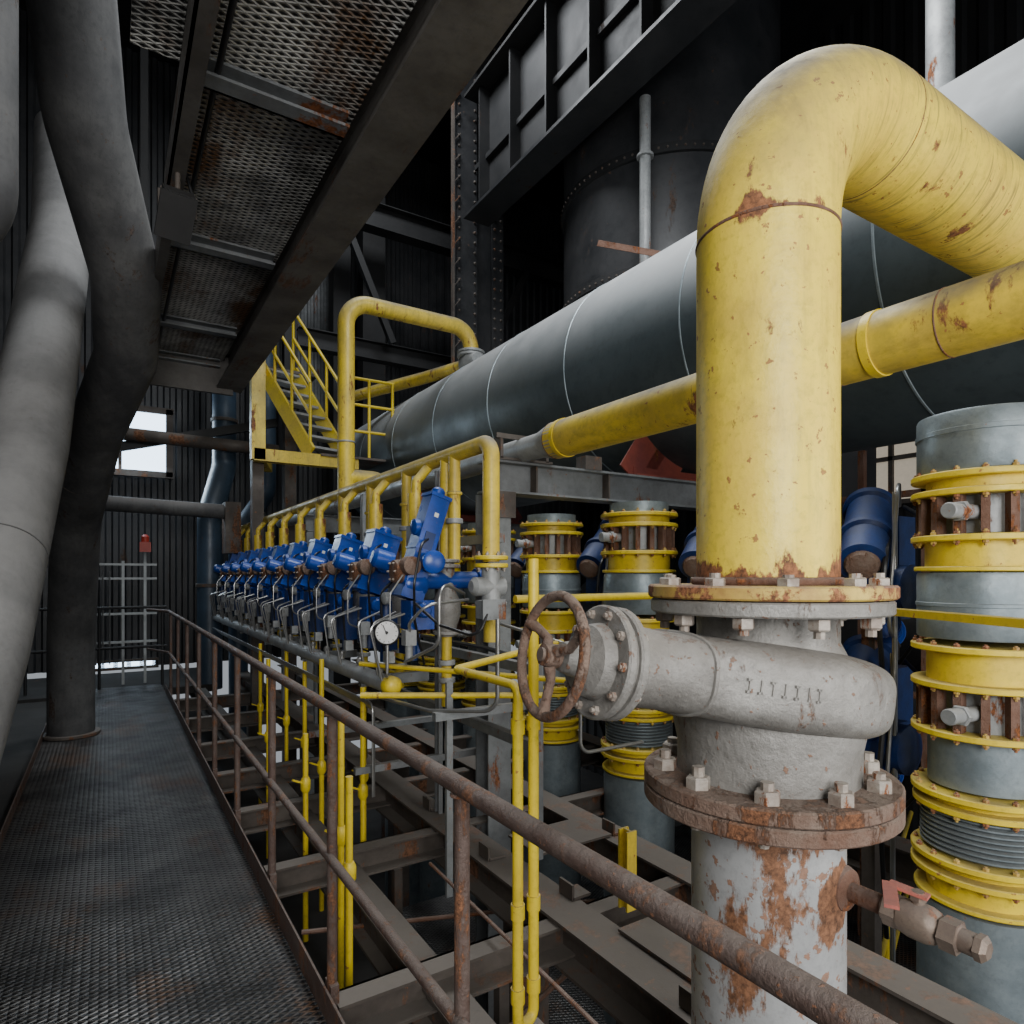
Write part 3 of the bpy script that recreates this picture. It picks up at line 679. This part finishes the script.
g.add('joint_bands', STEEL, join(torus(V((-.175, 6.62, 2.37)), V((-.155, .81, -.68)), .194, .006), disc((-.30, 7.5, .02), UP, .24, .03))); g.done()
g = G('vertical_pipe'); g.add('pipe', DUSTD, sweep(fillet([(-.42, 3.2, 10), (-.42, 3.2, 2.85), (-1.65, 3.2, 2.5)], .3), .12, 32)); g.done()
g = G('cable_trunking', (-.85, 5, 0))
g.add('box', DARK2, box((-.85, 5.0, .2), (.4, 1.2, .5))); g.add('lid', STEEL, box((-.85, 5.0, .46), (.44, 1.24, .02))); g.done()
g = G('side_ledge'); g.add('slab', CONC, box((-1.1, 5, -.1), (1.1, 13, .1))); g.done()

# ---------------------------------------------------------------- overhead gallery
g = G('overhead_gallery')
g.add('grating_deck', GRC, join(box((.60, 3.1, 3.56), (.62, 6.8, .02)), box((.18, 1.2, 3.56), (.22, 3.2, .02))))
g.add('grating_deck_left', GRC, box((-.35, .9, 3.62), (.9, 2.6, .02)))
g.add('edge_beam', STEELB, ibeam((.97, -1, 3.62), (.97, 6.6, 3.62), .32, .225, .02))
g.add('inner_beam', STEELB, join(channel((.27, -1, 3.55), (.27, 3.6, 3.55), .16, .07), obox((.27, 3.6, 3.47), (.27, 6.5, 3.47), .05, .16)))
g.add('cross_angles', STEELL, join(*[channel((.25, yy, 3.548), (.88, yy, 3.548), .07, .09) for yy in (1.3, 2.75, 4.2, 5.6, 6.5)]))
g.add('end_fascia', STEELB, box((.6, 6.55, 3.45), (.8, .04, .4)))
g.add('hangers', DARK2, join(*[obox((.97, yy, 3.6), (.97, yy, 10), .08, .08) for yy in (-.5, 6.5)] + [obox((.27, yy, 3.55), (.27, yy, 10), .06, .06) for yy in (-.5, 6.5)]))
g.add('conduit', BLACK, cyl((.36, -1, 3.50), (.36, 6.4, 3.50), .012, 10))
g.done()
g = G('floodlight', (.25, 3.3, 3.3))
g.add('bracket', STEEL, join(cyl((.27, 3.3, 3.40), (.27, 3.3, 3.30), .012, 10), obox((.20, 3.3, 3.30), (.34, 3.3, 3.30), .02, .02), obox((.20, 3.3, 3.30), (.20, 3.3, 3.20), .02, .006), obox((.34, 3.3, 3.30), (.34, 3.3, 3.20), .02, .006)))
g.add('housing', DARK2, join(obox((.27, 3.22, 3.27), (.25, 3.36, 3.13), .13, .06), obox((.27, 3.20, 3.245), (.25, 3.34, 3.10), .15, .015)))
g.add('conduit', BLACK, sweep(fillet([(.3, 3.33, 3.24), (.36, 3.4, 3.3), (.3, 3.4, 3.5)], .04), .008, 8)); g.done()

# ---------------------------------------------------------------- yellow loop pipe over the tank
g = G('yellow_loop_pipe', (2.2, 6.9, 3.5))
g.add('pipe', YEL, sweep(fillet([(2.2, 6.88, 2.4), (2.2, 6.88, 4.55), (3.75, 6.88, 4.55), (3.75, 6.88, 4.05)], .26, 10), .092, 28))
g.add('flanges', GREY, join(disc((3.75, 6.88, 4.26), UP, .17, .03), disc((3.75, 6.88, 4.22), UP, .17, .03), lathe((3.75, 6.7, 4.14), (0, 1, 0), [(0, .08), (.1, .13), (.26, .13), (.36, .08)], 24), disc((2.2, 6.88, 3.0), UP, .1, .02)))
g.add('branch', YEL, sweep(fillet([(3.75, 7.0, 4.14), (3.6, 7.9, 4.2), (3.0, 9.5, 4.2)], .2), .08, 20))
g.add('foot_elbow', YEL, sweep(fillet([(2.2, 6.88, 2.62), (2.62, 6.88, 2.62), (2.62, 7.5, 2.5)], .15), .09, 20))
g.done()

# ---------------------------------------------------------------- stairs
g = G('yellow_staircase', (2, 8.7, 3.5))
T = V((1.75, 9.3, 4.45)); B = V((2.2, 8.35, 3.12)); W = V((.5, .15, 0))
g.add('stringers', YELS, join(obox(T, B, .04, .2), obox(T + W, B + W, .04, .2)))
g.add('treads', GREY, join(*[obox(T.lerp(B, (i + .5) / 8), T.lerp(B, (i + .5) / 8) + W, .2, .03) for i in range(8)]))
hr = []
for o in (V((0, 0, 0)), W):
    for h in (.9, .5): hr.append(cyl(T + o + UP * h, B + o + UP * h, .022, 10))
    for f in (0, .33, .66, 1): hr.append(cyl(T.lerp(B, f) + o, T.lerp(B, f) + o + UP * .9, .02, 10))
g.add('handrails', YELS, join(*hr))
g.add('landing_frame', YEL, join(obox((1.5, 8.3, 3.02), (2.8, 8.3, 3.02), .14, .15), obox((1.55, 8.3, 2.96), (1.55, 8.3, 4.2), .16, .14), obox((1.57, 8.3, 3.05), (1.9, 9.4, 3.05), .1, .12), obox((1.57, 8.3, 4.15), (1.8, 9.3, 4.35), .12, .14)))
g.add('landing_deck', STEEL, join(box((2.75, 8.55, 3.09), (.9, .7, .03)), box((1.9, 9.7, 4.42), (1.3, .8, .04))))
g.add('landing_rail', YELS, join(*[cyl((2.6, 8.25, 3.1 + h), (3.3, 8.25, 3.1 + h), .02, 10) for h in (.35, .7, 1.05)] + [cyl((x, 8.25, 3.08), (x, 8.25, 4.15), .02, 10) for x in (2.65, 2.95, 3.28)]))
g.add('supports', STEEL, join(obox((1.6, 8.6, -.1), (1.6, 8.6, 3.0), .14, .14), obox((2.3, 9.9, -3), (2.3, 9.9, 4.4), .16, .16)))
g.done()

# ---------------------------------------------------------------- background: back left pipes etc.
g = G('horizontal_grey_pipe', (0, 9.6, 2.45)); g.add('pipe', DUSTD, cyl((-1.6, 9.6, 2.5), (1.5, 9.6, 2.42), .1, 24)); g.add('hanger', STEEL, box((1.45, 9.6, 2.2), (.2, .3, .7))); g.done()
g = G('high_cross_pipe', (0, 10.2, 3.5)); g.add('pipe', STEEL, cyl((-1.6, 10.2, 3.50), (2.2, 10.2, 3.45), .09, 20)); g.add('brace', DARK2, obox((-.6, 10.3, 3.1), (2.2, 10.3, 3.9), .1, .12)); g.done()
BG = paint('blue_grey_duct', (.05, .08, .12), (.035, .055, .08), rust=.2, dust=.3, rough=.4, scale=3)
g = G('blue_grey_ducting', (1.5, 10.6, 2))
g.add('pipes', BG, join(sweep(fillet([(1.5, 10.6, 10), (1.5, 10.6, 3.2), (1.25, 10.2, 2.4), (1.25, 10.2, -.1)], .4), .17, 24), sweep(fillet([(2.2, 11, 10), (2.2, 11, 2.9), (1.7, 10.6, 2.2), (1.7, 10.6, -3)], .4), .14, 24)))
g.add('clamps', STEEL, join(disc((1.5, 10.6, 3.9), UP, .19, .05), disc((1.25, 10.2, 1.4), UP, .19, .05))); g.done()
g = G('instrument_rack', (.4, 11, 0))
g.add('frame', PALE, join(*[obox((x, 10.6, 0), (x, 10.6, 1.75), .035, .035) for x in (-.35, .18, .45)] + [obox((-.35, 10.6, z), (.6, 10.6, z), .03, .03) for z in (.6, 1.0, 1.5, 1.7)]))
g.add('red_alarm', ORANGE, join(box((.45, 10.55, 1.95), (.14, .1, .14)), lathe((.45, 10.55, 2.02), UP, [(0, .05), (.08, .05), (.11, .02)], 16)))
g.add('alarm_post', PALE, cyl((.45, 10.6, 1.7), (.45, 10.6, 1.9), .02, 10))
g.add('small_tubes', TUBE, join(*[cyl((-.3 + i * .08, 10.55, .3), (-.3 + i * .08, 10.55, 1.6), .008, 8) for i in range(5)])); g.done()
g = G('end_barrier'); g.add('rails', DARK2, join(*[cyl((-1.0, 10.3, z), (.7, 10.3, z), .02, 10) for z in (.55, 1.1)] + [cyl((x, 10.3, 0), (x, 10.3, 1.1), .02, 10) for x in (-.9, -.1, .65)])); g.done()

g = G('riveted_column', (4.6, 8.3, 4))
g.add('plates', DARK3, join(obox((4.75, 8.6, -3), (4.75, 8.6, 10), .5, .45), obox((4.45, 8.3, -3), (4.45, 8.3, 10), .34, .02), obox((4.98, 8.3, -3), (4.98, 8.3, 10), .2, .02)))
rv = []
for k in range(46):
    z = 3 + k * .15
    for x in (4.32, 4.58, 4.92, 5.03): rv.append(lathe((x, 8.285, z), (0, -1, 0), [(0, .022), (.012, .018), (.02, .006)], 8))
g.add('rivets', STEEL, join(*rv))
g.add('lacing', STEEL, join(*[obox((4.2, 8.25, 3.6 + k * .3), (4.32, 8.25, 3.75 + k * .3), .03, .012) for k in range(22)] + [obox((4.2, 8.25, 3), (4.2, 8.25, 10), .03, .06)])); g.done()

g = G('dust_silo', (6.3, 6, 6))
SX = 6.2
g.add('shell', DARK3, lathe((SX, 6.0, 0), UP, [(2.6, .4), (4.0, 1.33), (4.6, 1.36), (10, 1.36)], 72))
g.add('bands', DARK2, join(*[lathe((SX, 6.0, z), UP, [(0, 1.36), (.01, 1.39), (.11, 1.39), (.12, 1.36)], 72) for z in (4.9, 6.2)]))
rv = []
for z in (4.96, 6.26):
    for i in range(90):
        a = 2 * math.pi * i / 90; n = V((math.cos(a), math.sin(a), 0)); rv.append(lathe(V((SX, 6.0, z)) + n * 1.39, n, [(0, .016), (.012, .01)], 6))
g.add('rivets', STEEL, join(*rv)); g.done()
g = G('downpipe', (4.83, 5, 5)); g.add('pipe', GREY, join(cyl((4.83, 5.0, 3.7), (4.83, 5.0, 6.62), .06, 20), disc((4.83, 5, 6.0), UP, .09, .03), disc((4.83, 5, 4.8), UP, .09, .03))); g.done()
g = G('vent_pipe', (4.5, 2.0, 5)); g.add('pipe', GREY, join(cyl((4.5, 2.0, 3.95), (4.5, 2.0, 10), .08, 20), disc((4.5, 2.0, 4.6), UP, .12, .03))); g.done()
GZ = .42
g = G('plate_girder', (4.5, 3.4, 7.1))
g.add('web', DARK2, box((4.55, 3.4, 7.1 + GZ), (.02, 9.4, 1.7)))
g.add('bottom_flange', DARK3, box((4.5, 3.4, 6.24 + GZ), (.42, 9.4, .04)))
g.add('top_flange', DARK, box((4.5, 3.4, 7.97 + GZ), (.4, 9.4, .04)))
g.add('stiffeners', DARK2, join(*[box((4.46, -1 + k * .8, 7.1 + GZ), (.16, .03, 1.68)) for k in range(12)] + [box((4.5, 3.4, 7.0 + GZ), (.05, 9.4, .07))])); g.done()
g = G('gallery_truss', (5, 10, 5))
g.add('members', DARK2, join(ibeam((2.5, 9.9, 7.5), (9, 9.9, 7.5), .4, .25), ibeam((2.5, 10.2, 5.4), (9, 10.2, 5.4), .3, .2), obox((3.4, 11, -3), (3.4, 11, 10), .3, .3), obox((2.6, 11.2, -3), (2.6, 11.2, 10), .2, .2), obox((3.9, 10.8, 4), (3.9, 10.8, 10), .4, .3),
      obox((5.6, 9.8, 5.3), (6.6, 9.8, 7.3), .1, .1), obox((3.0, 9.8, 7.3), (3.9, 9.8, 5.3), .1, .1))); g.done()
g = G('loose_angle_iron', (4.9, 4.75, 4.65)); g.add('bar', RUST, join(obox((4.2, 5.0, 4.92), (4.75, 4.2, 4.55), .06, .008), obox((4.2, 5.0, 4.92), (4.75, 4.2, 4.55), .008, .06, ou=-.025, os=.025), obox((4.72, 4.25, 3.85), (4.72, 4.25, 4.57), .04, .04))); g.done()
g = G('far_machinery', (7, 4, 1))
g.add('ducts', DARK2, join(cyl((7.5, 1, 1), (7.5, 9, 1), .5, 32), cyl((6.5, -1, .2), (6.5, 9, .2), .35, 32), obox((6.2, 3.5, -3), (6.2, 3.5, 5), .25, .25), obox((6.2, 1.2, -3), (6.2, 1.2, 5), .25, .25)))
g.add('rack_posts', RUST, join(*[obox((5.4, 1.0 + .5 * k, -1.5), (5.4, 1.0 + .5 * k, 2.6), .05, .05) for k in range(6)] + [obox((5.4, 1, z), (5.4, 3.6, z), .05, .05) for z in (.6, 1.4, 2.2)])); g.done()

# ---------------------------------------------------------------- lights
def area(name, loc, tgt, size, e, col=(1, 1, 1)):
    l = bpy.data.lights.new(name, 'AREA'); l.size = size; l.energy = e; l.color = col
    o = bpy.data.objects.new(name, l); o.location = loc
    o.rotation_euler = (V(tgt) - V(loc)).to_track_quat('-Z', 'Y').to_euler()
    bpy.context.scene.collection.objects.link(o)
area('light_fill_behind', (-.5, -2.4, 2.6), (1.6, 2.2, 1.7), 2.0, 225, (1, .99, .97))  # unseen area lamp added as soft fill from behind the camera
area('light_fill_overhead', (2.6, 2.4, 6.1), (2.6, 3.4, 1), 2.0, 230, (.95, .98, 1))  # added overhead fill lamp, out of view above the near pipes
area('light_fill_overhead_far', (2.6, 7.0, 9.3), (2.2, 7, 1), 2.0, 240, (.92, .96, 1))  # second added overhead fill, unseen, for the far end
area('light_window_spill', (.2, 11.6, 3.7), (.2, 6, .2), 1.1, 60, (.70, .86, 1))
area('light_lower_bay', (2.8, -1.4, 1.6), (2.6, 4, .8), 2., 55, (1, .97, .93))
w = bpy.data.worlds.new('world'); bpy.context.scene.world = w; w.use_nodes = True
w.node_tree.nodes['Background'].inputs[0].default_value = (.85, .92, 1, 1)
w.node_tree.nodes['Background'].inputs[1].default_value = .38

# ---------------------------------------------------------------- camera
cam = bpy.data.cameras.new('camera'); co = bpy.data.objects.new('camera', cam)
bpy.context.scene.collection.objects.link(co)
co.location = (0, 0, 1.55); co.rotation_euler = (math.radians(90), 0, -math.radians(32.26))
cam.sensor_width = 36; cam.lens = 22.5; cam.shift_y = .0615; cam.clip_start = .02
bpy.context.scene.camera = co
